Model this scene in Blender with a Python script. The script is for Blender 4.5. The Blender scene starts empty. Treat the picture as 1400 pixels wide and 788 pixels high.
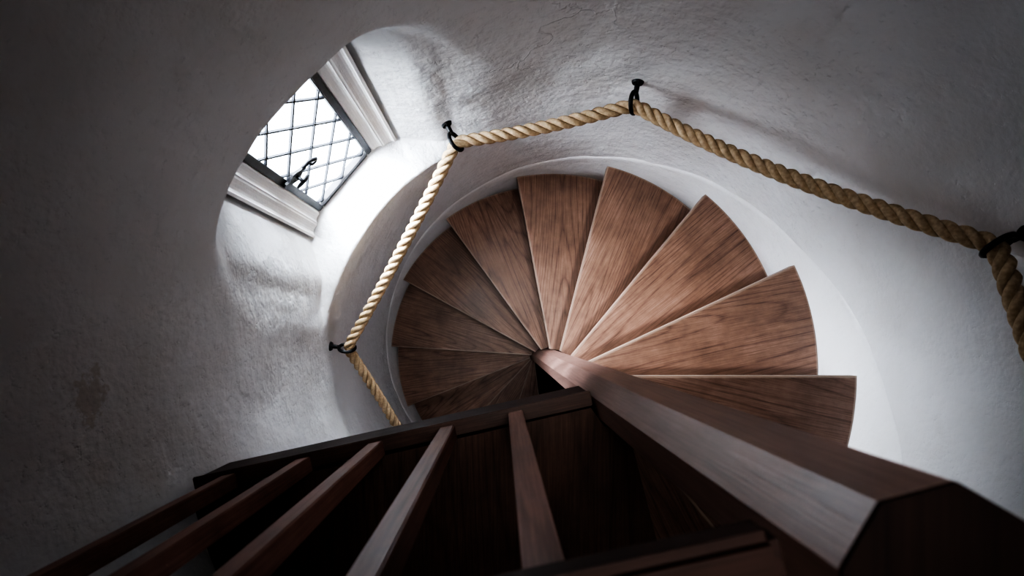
import bpy, bmesh, math, random
from mathutils import Vector, Matrix, noise
random.seed(4)
S = bpy.context.scene
C = S.collection
ZC = 4.45                      # camera height above the lowest floor
NX, NY = .235, -.134           # newel axis
F = 760.0
RW, RT = .870, .866
STEP, RISE = 25.2, .21
rad = math.radians
def zd(d): return ZC - d
def pol(r, a, d): return Vector((NX + r*math.cos(rad(a)), NY + r*math.sin(rad(a)), zd(d)))

# ------------------------------------------------------------------ materials
def newmat(name):
    m = bpy.data.materials.new(name); m.use_nodes = True
    nt = m.node_tree; b = nt.nodes['Principled BSDF']
    return m, nt, b
def N(nt, t, **kw):
    n = nt.nodes.new(t)
    for k, v in kw.items():
        if k.startswith('i_'): n.inputs[k[2:].replace('_', ' ')].default_value = v
        else: setattr(n, k, v)
    return n
def ramp(nt, stops):
    r = nt.nodes.new('ShaderNodeValToRGB')
    e = r.color_ramp.elements
    while len(e) > 1: e.remove(e[-1])
    e[0].position, e[0].color = stops[0][0], (*stops[0][1], 1)
    for p, c in stops[1:]:
        q = e.new(p); q.color = (*c, 1)
    return r
def mad(nt, a, k, b=None):
    n = nt.nodes.new('ShaderNodeMath'); n.operation = 'MULTIPLY_ADD'
    nt.links.new(a, n.inputs[0]); n.inputs[1].default_value = k
    if b is None: n.inputs[2].default_value = 0
    else: nt.links.new(b, n.inputs[2])
    return n.outputs[0]
def plaster(name, c1, c2, bump=1.0, crack=None, scuff=None):
    m, nt, b = newmat(name); L = nt.links.new
    tc = N(nt, 'ShaderNodeTexCoord')
    n1 = N(nt, 'ShaderNodeTexNoise', i_Scale=2.0, i_Detail=6.0, i_Roughness=.65)
    L(tc.outputs['Object'], n1.inputs['Vector'])
    r1 = ramp(nt, [(.33, c2), (.55, c1)]); L(n1.outputs['Fac'], r1.inputs['Fac'])
    n2 = N(nt, 'ShaderNodeTexNoise', i_Scale=7.0, i_Detail=4.0, i_Roughness=.55)
    n3 = N(nt, 'ShaderNodeTexNoise', i_Scale=60.0, i_Detail=4.0, i_Roughness=.7)
    for q in (n2, n3): L(tc.outputs['Object'], q.inputs['Vector'])
    rs = ramp(nt, [(.22, (.86, .84, .81)), (.32, (1, 1, 1))]); L(n2.outputs['Fac'], rs.inputs['Fac'])
    mm = N(nt, 'ShaderNodeMixRGB', blend_type='MULTIPLY', i_Fac=.5)
    L(r1.outputs['Color'], mm.inputs['Color1']); L(rs.outputs['Color'], mm.inputs['Color2'])
    col = mm.outputs['Color']
    hgt = mad(nt, n2.outputs['Fac'], .024*bump)
    pit = ramp(nt, [(.30, (0, 0, 0)), (.40, (1, 1, 1))]); L(n3.outputs['Fac'], pit.inputs['Fac'])   # fine pits
    hgt = mad(nt, n3.outputs['Fac'], .0026*bump, hgt)
    hgt = mad(nt, pit.outputs['Color'], .0010*bump, hgt)
    def local(p, sz):
        mp = N(nt, 'ShaderNodeMapping', vector_type='TEXTURE'); mp.inputs['Location'].default_value = p; mp.inputs['Scale'].default_value = sz
        L(tc.outputs['Object'], mp.inputs['Vector'])
        ln = N(nt, 'ShaderNodeVectorMath', operation='LENGTH'); L(mp.outputs[0], ln.inputs[0])
        return ln.outputs['Value']
    for (p, sz) in (scuff or []):                  # worn brown patch rubbed into the plaster
        f = mad(nt, n3.outputs['Fac'], -3.4, mad(nt, n2.outputs['Fac'], .9, local(p, sz)))
        rr = ramp(nt, [(.0, (1, 1, 1)), (.30, (0, 0, 0))]); L(mad(nt, f, 1.0), rr.inputs['Fac'])
        ma_ = [x for x in nt.nodes if x.type == 'MATH'][-1]; ma_.inputs[2].default_value = .55
        mi = N(nt, 'ShaderNodeMixRGB'); mi.inputs['Color2'].default_value = (.36, .28, .19, 1)
        L(mad(nt, rr.outputs['Color'], .34), mi.inputs['Fac']); L(col, mi.inputs['Color1']); col = mi.outputs['Color']
    L(col, b.inputs['Base Color'])
    if crack:
        mx = N(nt, 'ShaderNodeMixRGB', blend_type='ADD', i_Fac=.20)
        L(tc.outputs['Object'], mx.inputs['Color1']); L(n2.outputs['Color'], mx.inputs['Color2'])
        vo = N(nt, 'ShaderNodeTexVoronoi', feature='DISTANCE_TO_EDGE', i_Scale=3.6)
        L(mx.outputs['Color'], vo.inputs['Vector'])
        rc = ramp(nt, [(0, (0, 0, 0)), (.014, (1, 1, 1))]); L(vo.outputs['Distance'], rc.inputs['Fac'])
        rm = ramp(nt, [(.60, (0, 0, 0)), (1.0, (1, 1, 1))]); L(local(*crack), rm.inputs['Fac'])
        mc = N(nt, 'ShaderNodeMixRGB', blend_type='LIGHTEN', i_Fac=1.0)
        L(rc.outputs['Color'], mc.inputs['Color1']); L(rm.outputs['Color'], mc.inputs['Color2'])
        hgt = mad(nt, mc.outputs['Color'], -.0020, hgt)      # a proud, pale filled crack
    b1 = N(nt, 'ShaderNodeBump', i_Strength=.8, i_Distance=1.0); L(hgt, b1.inputs['Height'])
    L(b1.outputs['Normal'], b.inputs['Normal'])
    b.inputs['Roughness'].default_value = 1.0; b.inputs['Specular IOR Level'].default_value = .03
    return m
def wood(name, dark, mid, light, rough=.4, axis=0, ring=9.0, spec=.5, edge=False):
    m, nt, b = newmat(name); L = nt.links.new
    tc = N(nt, 'ShaderNodeTexCoord'); oi = N(nt, 'ShaderNodeObjectInfo')
    off = N(nt, 'ShaderNodeVectorMath', operation='SCALE'); off.inputs[0].default_value = (7.3, 3.1, 5.7)
    L(oi.outputs['Random'], off.inputs['Scale'])
    ad = N(nt, 'ShaderNodeVectorMath', operation='ADD'); L(tc.outputs['Object'], ad.inputs[0]); L(off.outputs[0], ad.inputs[1])
    sc = [1.0, 1.0, 1.0]; sc[axis] = .075
    mp = N(nt, 'ShaderNodeMapping'); mp.inputs['Scale'].default_value = sc; L(ad.outputs[0], mp.inputs['Vector'])
    sc2 = [1.0, 1.0, 1.0]; sc2[axis] = .03
    mp2 = N(nt, 'ShaderNodeMapping'); mp2.inputs['Scale'].default_value = sc2; L(ad.outputs[0], mp2.inputs['Vector'])
    nz = N(nt, 'ShaderNodeTexNoise', i_Scale=4.0, i_Detail=1.0); L(mp.outputs[0], nz.inputs['Vector'])
    mul = N(nt, 'ShaderNodeMath', operation='MULTIPLY'); mul.inputs[1].default_value = ring*12; L(nz.outputs['Fac'], mul.inputs[0])
    sn = N(nt, 'ShaderNodeMath', operation='PINGPONG'); sn.inputs[1].default_value = 1.0; L(mul.outputs[0], sn.inputs[0])
    sp = N(nt, 'ShaderNodeMath', operation='POWER'); sp.inputs[1].default_value = 4.0; L(sn.outputs[0], sp.inputs[0])
    fine = N(nt, 'ShaderNodeTexNoise', i_Scale=280.0, i_Detail=3.0, i_Roughness=.65); L(mp2.outputs[0], fine.inputs['Vector'])
    g = mad(nt, sp.outputs[0], .22, mad(nt, fine.outputs['Fac'], .84))
    rp = ramp(nt, [(.22, light), (.47, mid), (.76, dark)]); L(g, rp.inputs['Fac'])
    bl = N(nt, 'ShaderNodeTexNoise', i_Scale=5.0, i_Detail=7.0, i_Roughness=.70); L(ad.outputs[0], bl.inputs['Vector'])
    rb = ramp(nt, [(.3, (.60, .58, .57)), (.52, (1.0, 1.0, 1.0)), (.72, (1.36, 1.42, 1.50))]); L(bl.outputs['Fac'], rb.inputs['Fac'])
    mm = N(nt, 'ShaderNodeMixRGB', blend_type='MULTIPLY', i_Fac=1.0)
    L(rp.outputs['Color'], mm.inputs['Color1']); L(rb.outputs['Color'], mm.inputs['Color2'])
    vr = N(nt, 'ShaderNodeMapRange'); vr.inputs['To Min'].default_value = .82; vr.inputs['To Max'].default_value = 1.16
    L(oi.outputs['Random'], vr.inputs['Value'])
    hv = N(nt, 'ShaderNodeHueSaturation'); L(vr.outputs[0], hv.inputs['Value']); L(mm.outputs['Color'], hv.inputs['Color'])
    col = hv.outputs['Color']
    if edge:          # worn pale arris along the nosing and dusty outer end
        hh = rad(STEP/2)
        dt = N(nt, 'ShaderNodeVectorMath', operation='DOT_PRODUCT'); dt.inputs[1].default_value = (math.sin(hh), -math.cos(hh), 0)
        L(tc.outputs['Object'], dt.inputs[0])
        fl = mad(nt, bl.outputs['Fac'], -.008, dt.outputs['Value'])
        re = ramp(nt, [(0, (1, 1, 1)), (.003, (0, 0, 0))]); L(fl, re.inputs['Fac'])
        m1 = N(nt, 'ShaderNodeMixRGB'); m1.inputs['Color2'].default_value = (.46, .37, .30, 1)
        sc_ = mad(nt, re.outputs['Color'], .45)
        L(sc_, m1.inputs['Fac']); L(col, m1.inputs['Color1']); col = m1.outputs['Color']
        # darker band along the back of the tread, under the riser above
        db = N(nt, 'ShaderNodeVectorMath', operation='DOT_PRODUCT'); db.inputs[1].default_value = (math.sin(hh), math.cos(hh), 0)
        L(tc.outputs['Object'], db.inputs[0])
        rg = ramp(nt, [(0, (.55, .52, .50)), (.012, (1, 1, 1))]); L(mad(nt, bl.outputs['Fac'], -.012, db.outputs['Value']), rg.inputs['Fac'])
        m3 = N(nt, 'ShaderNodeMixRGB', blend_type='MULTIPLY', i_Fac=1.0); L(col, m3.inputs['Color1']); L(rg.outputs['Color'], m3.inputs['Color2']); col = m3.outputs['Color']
        sx = N(nt, 'ShaderNodeVectorMath', operation='MULTIPLY'); sx.inputs[1].default_value = (1, 1, 0); L(tc.outputs['Object'], sx.inputs[0])
        ln = N(nt, 'ShaderNodeVectorMath', operation='LENGTH'); L(sx.outputs[0], ln.inputs[0])
        fl2 = mad(nt, bl.outputs['Fac'], .008, ln.outputs['Value'])
        ro = ramp(nt, [(RT-.002, (0, 0, 0)), (RT+.002, (1, 1, 1))]); L(fl2, ro.inputs['Fac'])
        m2 = N(nt, 'ShaderNodeMixRGB'); m2.inputs['Color2'].default_value = (.48, .42, .37, 1)
        L(mad(nt, ro.outputs['Color'], .5), m2.inputs['Fac']); L(col, m2.inputs['Color1']); col = m2.outputs['Color']
    L(col, b.inputs['Base Color'])
    rr = N(nt, 'ShaderNodeMapRange'); rr.inputs['To Min'].default_value = rough-.1; rr.inputs['To Max'].default_value = rough+.2
    L(bl.outputs['Fac'], rr.inputs['Value']); L(rr.outputs[0], b.inputs['Roughness'])
    bp = N(nt, 'ShaderNodeBump', i_Strength=.2, i_Distance=.002); L(g, bp.inputs['Height'])
    L(bp.outputs['Normal'], b.inputs['Normal'])
    b.inputs['Specular IOR Level'].default_value = spec
    return m
def plain(name, col, rough, metal=0.0, nscale=60, bump=.2):
    m, nt, b = newmat(name); L = nt.links.new
    tc = N(nt, 'ShaderNodeTexCoord'); n = N(nt, 'ShaderNodeTexNoise', i_Scale=float(nscale), i_Detail=4.0)
    L(tc.outputs['Object'], n.inputs['Vector'])
    r = ramp(nt, [(.3, tuple(c*.7 for c in col)), (.7, tuple(min(1, c*1.25) for c in col))])
    L(n.outputs['Fac'], r.inputs['Fac']); L(r.outputs['Color'], b.inputs['Base Color'])
    bp = N(nt, 'ShaderNodeBump', i_Strength=bump, i_Distance=.003); L(n.outputs['Fac'], bp.inputs['Height']); L(bp.outputs['Normal'], b.inputs['Normal'])
    b.inputs['Roughness'].default_value = rough; b.inputs['Metallic'].default_value = metal
    return m
M_wall = plaster('white_plaster', (.712, .712, .725), (.655, .648, .645), 1.0,
                 ((NX-.14, NY+.85, zd(1.36)), (.22, .20, .24)),
                 [((NX-.868, NY+.03, zd(.86)), (.10, .05, .03))])
M_skirt = plaster('skirting_plaster', (.79, .79, .80), (.74, .735, .735), .7)
M_stone = plaster('painted_stone', (.93, .93, .93), (.87, .865, .86), .5)
M_ceil = plaster('bounce_cut_plaster', (.04, .038, .036), (.03, .028, .026), 1)  # near-black so the lowered, unseen ceiling cuts bounce light
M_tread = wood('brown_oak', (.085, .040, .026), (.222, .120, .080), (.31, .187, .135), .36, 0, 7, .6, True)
M_tread_shade = wood('brown_oak_shade', (.060, .028, .019), (.145, .076, .051), (.20, .12, .085), .40, 0, 7, .5, True)  # darker copy of the tread oak, shade of the top steps put into colour
M_riser = wood('brown_oak_riser', (.05, .02, .012), (.11, .05, .03), (.16, .08, .05), .5, 0, 6)
M_dark = wood('dark_oak', (.026, .012, .009), (.050, .023, .016), (.078, .038, .027), .48, 0, 4, .3)
M_rail = wood('shade_dark_oak', (.014, .006, .005), (.026, .012, .009), (.038, .018, .013), .55, 0, 4, .2)  # dimness of the handrail put into a near-black oak
M_post = wood('dark_oak_upright', (.105, .058, .047), (.185, .106, .085), (.25, .15, .12), .33, 2, 3, .8)
M_bal = wood('red_brown_oak', (.100, .044, .031), (.190, .090, .065), (.26, .132, .10), .42, 2, 3, .38)
M_floor = wood('shade_dark_boards', (.030, .015, .010), (.062, .031, .021), (.092, .049, .035), .55, 1, 5, .25)  # boards coloured very dark to carry the deep shade on the landing
M_cap = wood('shade_dark_end', (.006, .003, .003), (.010, .005, .004), (.015, .008, .006), .65, 1, 5, .12)  # unlit top of the post painted as near-black wood
M_iron = plain('black_iron', (.012, .012, .014), .45, .6)
M_lead = plain('grey_lead', (.02, .022, .028), .5, .5)
m, nt, b = newmat('hemp_rope'); L = nt.links.new
tc = N(nt, 'ShaderNodeTexCoord'); n = N(nt, 'ShaderNodeTexNoise', i_Scale=130.0, i_Detail=3.0)
L(tc.outputs['Object'], n.inputs['Vector'])
r = ramp(nt, [(.3, (.33, .228, .128)), (.7, (.53, .395, .25))]); L(n.outputs['Fac'], r.inputs['Fac']); L(r.outputs['Color'], b.inputs['Base Color'])
bp = N(nt, 'ShaderNodeBump', i_Strength=.10, i_Distance=.002); L(n.outputs['Fac'], bp.inputs['Height']); L(bp.outputs['Normal'], b.inputs['Normal'])
b.inputs['Roughness'].default_value = .75
M_rope = m
m = bpy.data.materials.new('clear_glass'); m.use_nodes = True; nt = m.node_tree; nt.nodes.clear()
o = N(nt, 'ShaderNodeOutputMaterial'); mx = N(nt, 'ShaderNodeMixShader', i_Fac=.05)
tr = N(nt, 'ShaderNodeBsdfTransparent'); gl = N(nt, 'ShaderNodeBsdfGlossy'); gl.inputs['Roughness'].default_value = .05
nt.links.new(tr.outputs[0], mx.inputs[1]); nt.links.new(gl.outputs[0], mx.inputs[2]); nt.links.new(mx.outputs[0], o.inputs['Surface'])
M_glass = m

# ------------------------------------------------------------------ helpers
def obj(name, bm, mat, parent=None, smooth=False, bevel=0):
    if bevel:
        bmesh.ops.bevel(bm, geom=[e for e in bm.edges if len(e.link_faces) == 2 and e.calc_face_angle(0) > .5], offset=bevel, segments=2, affect='EDGES', clamp_overlap=True)
    bmesh.ops.recalc_face_normals(bm, faces=bm.faces[:])
    me = bpy.data.meshes.new(name); bm.to_mesh(me); bm.free()
    me.materials.append(mat)
    if smooth:
        for p in me.polygons: p.use_smooth = True
    ob = bpy.data.objects.new(name, me); C.objects.link(ob)
    if parent: ob.parent = parent
    return ob
def tag(o, label=None, cat=None, group=None, kind=None):
    if label: o['label'] = label
    if cat: o['category'] = cat
    if group: o['group'] = group
    if kind: o['kind'] = kind
    return o
def empty(name, loc, rz=0):
    e = bpy.data.objects.new(name, None); e.empty_display_size = .05; C.objects.link(e)
    e.location = loc; e.rotation_euler = (0, 0, rz); return e
def box(bm, x0, x1, y0, y1, z0, z1, mat=None):
    M = Matrix.Translation(((x0+x1)/2, (y0+y1)/2, (z0+z1)/2)) @ Matrix.Diagonal((x1-x0, y1-y0, z1-z0, 1))
    bmesh.ops.create_cube(bm, size=1, matrix=(mat @ M) if mat else M)
def prism(bm, pts, z0, z1):
    lo = [bm.verts.new((p[0], p[1], z0)) for p in pts]; hi = [bm.verts.new((p[0], p[1], z1)) for p in pts]
    n = len(pts); bm.faces.new(hi); bm.faces.new(lo[::-1])
    for i in range(n): bm.faces.new((lo[i], lo[(i+1) % n], hi[(i+1) % n], hi[i]))
def tube(bm, pts, r, sides=8, closed=False, radii=None):
    n = len(pts); rings = []
    up = None
    for i, p in enumerate(pts):
        a = pts[(i-1) % n] if (closed or i > 0) else p
        c = pts[(i+1) % n] if (closed or i < n-1) else p
        t = (c-a).normalized()
        if up is None:
            up = t.orthogonal().normalized()
        up = (up - t*up.dot(t)).normalized(); w = t.cross(up)
        rr = radii[i] if radii else r
        rings.append([bm.verts.new(p + (up*math.cos(2*math.pi*k/sides) + w*math.sin(2*math.pi*k/sides))*rr) for k in range(sides)])
    m = n if closed else n-1
    for i in range(m):
        A, B = rings[i], rings[(i+1) % n]
        for k in range(sides): bm.faces.new((A[k], A[(k+1) % sides], B[(k+1) % sides], B[k]))
    if not closed:
        bm.faces.new(rings[0][::-1]); bm.faces.new(rings[-1])

# ------------------------------------------------------------------ setting
AX = 139.5                                    # direction of the window
UW = 1.035                                    # window plane
HW = .141
D_CEIL = -.30
PR = [(RW*math.cos(rad(24)), RW*math.sin(rad(24))), (.972, .240), (UW, .228), (UW, 0)]
PA = [math.degrees(math.atan2(p[1], p[0])) for p in PR]
def recess0(phi):
    phi = abs(phi)
    if phi >= PA[0]: return RW
    for i in range(3):
        if PA[i+1] <= phi <= PA[i]:
            (x1, y1), (x2, y2) = PR[i], PR[i+1]
            c, s = math.cos(rad(phi)), math.sin(rad(phi))
            dx, dy = x2-x1, y2-y1
            return (x1*dy - y1*dx)/(c*dy - s*dx)
    return UW
def recess(phi):                              # plaster corner rounded over
    a = abs(phi)
    if a < 15: return recess0(a)
    w = min(9.0, (a-15)*1.0)
    return sum(recess0(a + w*k/6) for k in range(-6, 7))/13
def sstep(a, b, x):
    t = max(0, min(1, (x-a)/(b-a))); return t*t*(3-2*t)
hw_a = math.degrees(math.atan2(HW, UW))
angs = [a for a in range(0, 360, 2) if not (106 <= a <= 174)]
angs += [106 + .6*i for i in range(114)] + [AX+s*a for s in (-1, 1) for a in (PA[1], PA[2], hw_a)]
angs = sorted(set(round(a, 4) for a in angs))
ds = [D_CEIL-.02 + .045*i for i in range(125)]
ds += [1.04+.008*i for i in range(32)] + [1.915+.004*i for i in range(20)]
ds = sorted(set(round(d, 4) for d in ds if d <= 4.47))
def filt(v, gap):
    out = [v[0]]
    for x in v[1:]:
        if x-out[-1] > gap: out.append(x)
    return out
ds = filt(ds, .0025)
D_TOP = min(ds, key=lambda d: abs(d-1.25))
bm = bmesh.new(); grid = []
for d in ds:
    row = []
    for a in angs:
        phi = (a-AX+180) % 360-180
        wob = noise.noise(Vector((a*.09, 3.3, 0)))*.014
        dh_ = .08*max(0, (abs(phi)-10)/12)**2
        bl = sstep(1.072+dh_*.7+wob, 1.165+dh_*1.5+wob, d)*(1-sstep(1.946-min(.012, dh_*.2), 1.984, d))
        r = RW + bl*(recess(phi)-RW)
        inh = abs(phi) < PA[2]+.3 and 1.15 < d < 1.96
        p = pol(r, a, d)
        nv = abs(noise.noise(p*2.7)*.010 + noise.noise(p*8)*.004)
        if inh: nv = 0
        row.append(bm.verts.new(pol(r+nv, a, d)))
    grid.append(row)
n = len(angs)
for i in range(len(ds)-1):
    dm = (ds[i]+ds[i+1])/2
    for j in range(n):
        a0 = angs[j]; a1 = angs[(j+1) % n]
        am = (a0+a1)/2 if a1 > a0 else (a0+a1+360)/2
        if abs(am-AX) < hw_a and D_TOP <= dm <= 1.947: continue
        bm.faces.new((grid[i][j], grid[i][(j+1) % n], grid[i+1][(j+1) % n], grid[i+1][j]))
tag(obj('wall_round', bm, M_wall, smooth=True), kind='structure')
for nm, z, mt, rr in (('floor', -.02, M_floor, .87), ('ceiling', zd(D_CEIL), M_ceil, .90)):
    bm = bmesh.new(); prism(bm, [(NX+rr*math.cos(rad(a)), NY+rr*math.sin(rad(a))) for a in range(0, 360, 5)], z, z+.02)
    tag(obj(nm, bm, mt), kind='structure')
# landing boards
bm = bmesh.new()
sec = [(NX+.06*math.cos(rad(a)), NY+.06*math.sin(rad(a))) for a in (284.4, 238, 193)]
arc = [(NX+.862*math.cos(rad(a)), NY+.862*math.sin(rad(a))) for a in [193 + (284.4-193)*i/24 for i in range(25)]]
prism(bm, sec+arc, zd(1.30), zd(1.09))
tag(obj('floor', bm, M_floor, bevel=.003), kind='structure')
# raised plaster skirting winding down along the step ends
bm = bmesh.new(); prev = None
a = -74.0
while a <= 318:
    d0 = 1.72 + RISE*a/STEP
    prof = [(.884, d0-.113), (.873, d0-.108), (.8685, d0-.100), (.8672, d0-.085), (.8670, d0+.10), (.8670, d0+.30), (.884, d0+.30)]
    ring = [bm.verts.new(pol(r, a, d + noise.noise(Vector((a*.05, r, 1)))*.012)) for r, d in prof]
    if prev:
        for k in range(len(prof)-1): bm.faces.new((prev[k], prev[k+1], ring[k+1], ring[k]))
    prev = ring; a += 2
tag(obj('baseboard_round', bm, M_skirt, smooth=True), kind='structure')

# ------------------------------------------------------------------ window
ad = Vector((math.cos(rad(AX)), math.sin(rad(AX)), 0))
W = empty('window_1', Vector((NX, NY, zd(1.948))) + ad*UW, rad(AX-90)); tag(W, kind='structure')
HH = .70
bm = bmesh.new(); fw = .022
box(bm, -HW, -HW+fw, -.012, .014, 0, HH); box(bm, HW-fw, HW, -.012, .014, 0, HH)
box(bm, -HW+fw, HW-fw, -.012, .014, 0, fw); box(bm, -HW+fw, HW-fw, -.012, .014, HH-fw, HH)
obj('window_frame', bm, M_iron, W, bevel=.003)
bm = bmesh.new()
iw, ih = HW-fw, HH-2*fw; dw, dh = .104, .154
def clipline(s, c):
    pts = []                                     # x/dw + s*z/dh = c
    for i in range(401):
        x = -iw+2*iw*i/400; z = (c-x/dw)*dh*s
        if 0 <= z <= ih: pts.append((x, z))
    return (pts[0], pts[-1]) if len(pts) > 4 else None
for s in (1, -1):
    for k in range(-14, 15):
        q = clipline(s, k)
        if not q: continue
        (x0, z0), (x1, z1) = q; z0 += fw; z1 += fw
        ln = math.hypot(x1-x0, z1-z0); an = math.atan2(z1-z0, x1-x0)
        Mx = Matrix.Translation(((x0+x1)/2, 0, (z0+z1)/2)) @ Matrix.Rotation(-an, 4, 'Y')
        box(bm, -ln/2, ln/2, -.0035, .0035, -.0030, .0030, Mx)
obj('lead_lattice', bm, M_lead, W)
bm = bmesh.new(); box(bm, -iw, iw, -.001, .001, fw, HH-fw); obj('pane', bm, M_glass, W)
# ornate scrolled latch
ZL = .325
bm = bmesh.new()
prof = [(-.140, .012), (-.130, .018), (-.120, .010), (-.109, .015), (-.096, .023), (-.082, .018), (-.070, .009), (-.060, .007)]
pts = [(x, h) for x, h in prof] + [(x, -h) for x, h in prof[::-1]]
lo = [bm.verts.new((x, -.013, ZL+h)) for x, h in pts]; hi = [bm.verts.new((x, -.021, ZL+h)) for x, h in pts]
bm.faces.new(lo); bm.faces.new(hi[::-1])
for i in range(len(pts)): bm.faces.new((lo[i], lo[(i+1) % len(pts)], hi[(i+1) % len(pts)], hi[i]))
lt = obj('latch', bm, M_iron, W)
bm = bmesh.new()
pth = [Vector((-.062, -.018, ZL)), Vector((-.052, -.020, ZL+.008)), Vector((-.040, -.022, ZL+.012)), Vector((-.030, -.022, ZL+.006))]
for t in range(15):                              # spiral curl
    aa = -.4 - t*.45; r_ = .015*(1-t/19)
    pth.append(Vector((-.028+r_*math.cos(aa), -.022, ZL-.008+r_*math.sin(aa))))
tube(bm, pth, .005, 8, radii=[.0075, .007, .0065, .006]+[.0055-.0002*t for t in range(15)])
obj('scroll', bm, M_iron, lt, True)
bm = bmesh.new()
tube(bm, [Vector((-.090+.023*math.cos(t*math.pi/10), -.034-.008*math.sin(t*math.pi/10), ZL-.022+.023*math.sin(t*math.pi/10))) for t in range(20)], .0045, 8, True)
tube(bm, [Vector((-.090, -.02, ZL)), Vector((-.090, -.044, ZL+.002))], .006, 8)
obj('ring_handle', bm, M_iron, lt, True)
# moulded jambs
for i, s in enumerate((-1, 1)):
    pr = [(.142, .0), (.144, -.010), (.150, -.015)]
    pr += [(.150+.026*math.sin(t*math.pi/10), -.015-.016*(1-math.cos(t*math.pi/10))) for t in range(1, 6)]      # rounded roll
    pr += [(.180, -.031), (.184, -.034)]
    pr += [(.184+.032*math.sin(t*math.pi/10), -.034-.018*(1-math.cos(t*math.pi/10))) for t in range(1, 6)]
    pr += [(.224, -.055), (.2265, 0)]
    pp = [(s*x, y) for x, y in pr]
    bm = bmesh.new(); prism(bm, pp if s > 0 else pp[::-1], 0.0, .775)
    t = obj('trim_%d' % (i+1), bm, M_stone); t.location = W.location; t.rotation_euler = W.rotation_euler
    tag(t, kind='structure')

# ------------------------------------------------------------------ steps
h = STEP/2
def lp(r, a, off=0):
    c, s = math.cos(rad(a)), math.sin(rad(a)); return (r*c+off*s, r*s-off*c)
def make_step():
    root = empty('stair_step', (0, 0, 0))
    bm = bmesh.new()
    back_out = math.degrees(math.atan2(lp(RT, -h, .0195)[1], lp(RT, -h, .0195)[0]))
    pts = [lp(.060, -h, .0195), lp(.060, h, 0)]
    outer = [lp(RT, back_out + (h-back_out)*i/12) for i in range(13)]
    pts = [pts[0]] + outer + [pts[1]]
    prism(bm, pts, -.036, 0)
    obj('tread', bm, M_tread, root, bevel=.0045)
    bm = bmesh.new()
    Mr = Matrix.Rotation(rad(h), 4, 'Z')
    box(bm, .062, .860, -.038, -.020, -.222, -.0365, Mr)
    obj('riser', bm, M_riser, root, bevel=.001)
    return root
labels = {
 -1: 'dark wooden winder step just below the landing, almost hidden behind the newel post',
 0: 'wooden winder step covered by the newel post, between landing and right wall',
 1: 'highest brown wedge step, sticking out right from behind the newel post',
 2: 'broad brown wedge step second down, square outer end against the right wall',
 3: 'brown wedge step third down, pointing to the upper right below the rope',
 4: 'worn brown wedge step fourth down, just right of the uppermost point of the spiral',
 5: 'narrow looking pale brown step fifth down, at the uppermost point of the spiral',
 6: 'brown wedge step sixth down, left of the uppermost step and facing the window side',
 7: 'dark grained wedge step seventh down, its outer end behind the rope below the window',
 8: 'shadowed brown step eighth down, pointing straight left toward the lowest rope hook',
 9: 'dark brown step ninth down, first one below the leftmost pointing step',
 10: 'small dark step tenth down, partly cut off by the landing edge',
 11: 'thin sliver of dark step eleventh down, deep beside the foot of newel post',
 12: 'deepest dark step twelfth down, under the landing beside the newel post'}
proto = make_step(); kids = list(proto.children)
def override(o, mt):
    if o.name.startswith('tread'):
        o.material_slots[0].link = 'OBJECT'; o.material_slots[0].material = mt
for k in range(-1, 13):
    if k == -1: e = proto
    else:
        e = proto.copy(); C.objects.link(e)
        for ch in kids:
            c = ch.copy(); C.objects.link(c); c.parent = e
            if k in (0, 1): override(c, M_tread_shade)
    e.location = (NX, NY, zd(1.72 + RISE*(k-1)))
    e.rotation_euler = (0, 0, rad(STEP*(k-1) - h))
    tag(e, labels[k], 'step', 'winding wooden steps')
for ch in kids: override(ch, M_tread_shade)

# ------------------------------------------------------------------ newel post
bm = bmesh.new()
rp_ = .055
octo = [(rp_*math.cos(rad(150+22.5+45*i)), rp_*math.sin(rad(150+22.5+45*i))) for i in range(8)]
prism(bm, octo, 0, zd(.298))
nw = obj('newel_post', bm, M_post, bevel=.003); nw.location = (NX, NY, 0)
tag(nw, 'thick octagonal dark wood newel post at the middle of the spiral stair', 'post')
bm = bmesh.new()
prism(bm, [(x*1.0, y*1.0) for x, y in octo], zd(.2975), zd(.294))
obj('cap', bm, M_cap, nw, bevel=.001)['label'] = 'top of the post, shade coloured in near black'

# ------------------------------------------------------------------ balustrade on the landing edge
ba = math.atan2(.158, .717)
def bl_y(x): return -.129 + .2204*(x-.165)
B = empty('balustrade', (-.2, bl_y(-.2), zd(1.09)), ba)
tag(B, 'dark wooden balustrade with square balusters along the landing edge', 'balustrade')
cb = math.cos(ba)
def bx(x): return (x+.2)/cb
xl, xr = bx(-.600), bx(.176)
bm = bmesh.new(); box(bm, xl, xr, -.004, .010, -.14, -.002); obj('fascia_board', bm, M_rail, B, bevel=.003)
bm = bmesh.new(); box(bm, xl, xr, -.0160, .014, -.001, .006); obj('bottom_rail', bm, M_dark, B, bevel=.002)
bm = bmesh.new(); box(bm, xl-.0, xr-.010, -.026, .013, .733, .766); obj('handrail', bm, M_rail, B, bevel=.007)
bmp = bmesh.new(); box(bmp, -.0145, .0145, -.0145, .0145, .0065, .7325)
first = obj('baluster', bmp, M_bal, B, bevel=.0015)
for i, x in enumerate((-.530, -.385, -.244, -.104, .029)):
    o = first if i == 0 else first.copy()
    if i: C.objects.link(o)
    o.parent = B; o.location = (bx(x), -.0085, 0)

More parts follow.
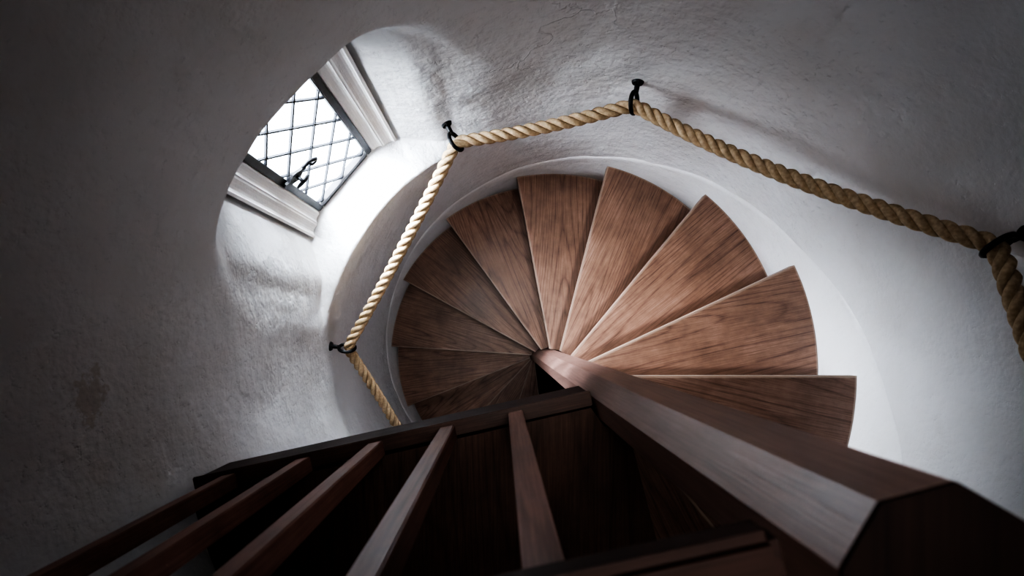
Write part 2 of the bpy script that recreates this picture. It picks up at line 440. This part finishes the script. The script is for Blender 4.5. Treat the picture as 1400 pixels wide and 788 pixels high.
# ------------------------------------------------------------------ rope handrail and hooks
RR = .808
HK = [(-38.5, .625, RR), (22.3, 1.10, RR), (79.5, 1.60, RR-.004), (117.5, 1.70, RR), (174.5, 2.06, RR), (231, 2.47, RR)]
ctr = []
for i in range(len(HK)-1):
    p, q = pol(HK[i][2], HK[i][0], HK[i][1]), pol(HK[i+1][2], HK[i+1][0], HK[i+1][1])
    sag = (.02, .06, .03, .03, .05)[i]
    nseg = int((q-p).length/.005)
    for s in range(nseg):
        t = s/nseg; v = p.lerp(q, t); v.z -= sag*4*t*(1-t); ctr.append(v)
ctr.append(q)
for _ in range(25):
    ctr = [ctr[0]] + [(ctr[i-1]+ctr[i]*2+ctr[i+1])/4 for i in range(1, len(ctr)-1)] + [ctr[-1]]
bm = bmesh.new()
fr = []; up = None; s = 0
for i, p in enumerate(ctr):
    t = (ctr[min(i+1, len(ctr)-1)]-ctr[max(i-1, 0)]).normalized()
    if up is None: up = t.orthogonal().normalized()
    up = (up-t*up.dot(t)).normalized()
    if i: s += (p-ctr[i-1]).length
    fr.append((p, up.copy(), t.cross(up), s))
for k in range(3):
    strand = []
    for p, u, w, s in fr:
        an = 2*math.pi*(s/.104 + k/3)
        strand.append(p + (u*math.cos(an)+w*math.sin(an))*.0107)
    tube(bm, strand, .0096, 10)
rp = obj('rope', bm, M_rope, smooth=True)
tag(rp, 'thick twisted hemp rope handrail looped along the white curved wall', 'rope')
def make_hook():
    e = empty('rope_hook', (0, 0, 0))
    bm = bmesh.new()
    bmesh.ops.create_cone(bm, cap_ends=True, segments=20, radius1=.018, radius2=.015, depth=.007, matrix=Matrix.Translation((.003, 0, 0)) @ Matrix.Rotation(math.pi/2, 4, 'Y'))
    bmesh.ops.create_uvsphere(bm, u_segments=10, v_segments=6, radius=.004, matrix=Matrix.Translation((.007, 0, .010)))
    obj('wall_plate', bm, M_iron, e)
    bm = bmesh.new()
    tube(bm, [Vector((.004, 0, 0)), Vector((.013, 0, 0)), Vector((.022, 0, .0)), Vector((.032, 0, 0))], .0075, 10)
    obj('shank', bm, M_iron, e, True)
    bm = bmesh.new()
    Rx = Matrix.Rotation(rad(30), 3, 'X')
    tube(bm, [Vector((.0615, 0, 0)) + Rx @ Vector((.0290*math.cos(t*math.pi/14), 0, .0290*math.sin(t*math.pi/14))) for t in range(28)], .0064, 8, True)
    obj('ring', bm, M_iron, e, True)
    return e
hl = ['black iron rope hook on the right wall where the rope bends downward',
      'black iron rope hook with round plate at the top centre of the wall',
      'black iron rope hook on the wall just right of the window recess',
      'black iron rope hook lowest down, on the left wall below the window']
ph = make_hook(); kids = list(ph.children)
for i in range(4):
    a, d, r_ = HK[i+1]
    if i == 0: e = ph
    else:
        e = ph.copy(); C.objects.link(e)
        for ch in kids:
            c = ch.copy(); C.objects.link(c); c.parent = e
    e.location = pol(RW+.001, a, d); e.rotation_euler = (0, 0, rad(a+180))
    tag(e, hl[i], 'hook', 'rope hooks')

# ------------------------------------------------------------------ light
wd = bpy.data.worlds.new('World'); S.world = wd; wd.use_nodes = True
nt = wd.node_tree; bg = nt.nodes['Background']; bg.inputs[1].default_value = 90.0
tc = N(nt, 'ShaderNodeTexCoord'); sp = N(nt, 'ShaderNodeSeparateXYZ'); nt.links.new(tc.outputs['Generated'], sp.inputs[0])
rw = ramp(nt, [(.0, (.07, .08, .09)), (.47, (.07, .08, .09)), (.60, (.82, .905, 1.0))])   # pale ground below an overcast sky
nt.links.new(mad(nt, sp.outputs['Z'], .5), rw.inputs['Fac'])
ma = [x for x in nt.nodes if x.type == 'MATH'][0]; ma.inputs[2].default_value = .5
nt.links.new(rw.outputs['Color'], bg.inputs[0])
al = bpy.data.lights.new('window_daylight', 'AREA'); al.shape = 'RECTANGLE'; al.size = 1.4; al.size_y = 1.1; al.energy = 830; al.color = (.845, .91, 1)
ao = bpy.data.objects.new('window_daylight', al); C.objects.link(ao)
ao.location = Vector((NX, NY, zd(.90))) + ad*2.45
ao.rotation_euler = (-ad + Vector((0, 0, -.40))).to_track_quat('-Z', 'Y').to_euler()
# added fill lamp just under the ceiling, lifting the dim treads and balusters
fl = bpy.data.lights.new('upper_fill', 'AREA'); fl.shape = 'DISK'; fl.size = .5; fl.energy = 1.8; fl.color = (1, .95, .92); fl.spread = rad(66)
fo = bpy.data.objects.new('upper_fill', fl); C.objects.link(fo)
fo.location = (NX-.14, NY+.20, zd(D_CEIL+.03))

# ------------------------------------------------------------------ camera
cd = bpy.data.cameras.new('Camera'); cam = bpy.data.objects.new('Camera', cd); C.objects.link(cam)
cam.location = (0, 0, ZC); cam.rotation_euler = (0, 0, 0)
cd.sensor_width = 36; cd.lens = F/1400*36; cd.clip_start = .01
cd.shift_x = 15/1400; cd.shift_y = 61/1400
cd.dof.use_dof = True; cd.dof.focus_distance = 2.3; cd.dof.aperture_fstop = 5.6
S.camera = cam
S.view_settings.view_transform = 'AgX'
S.view_settings.look = 'AgX - Very High Contrast'
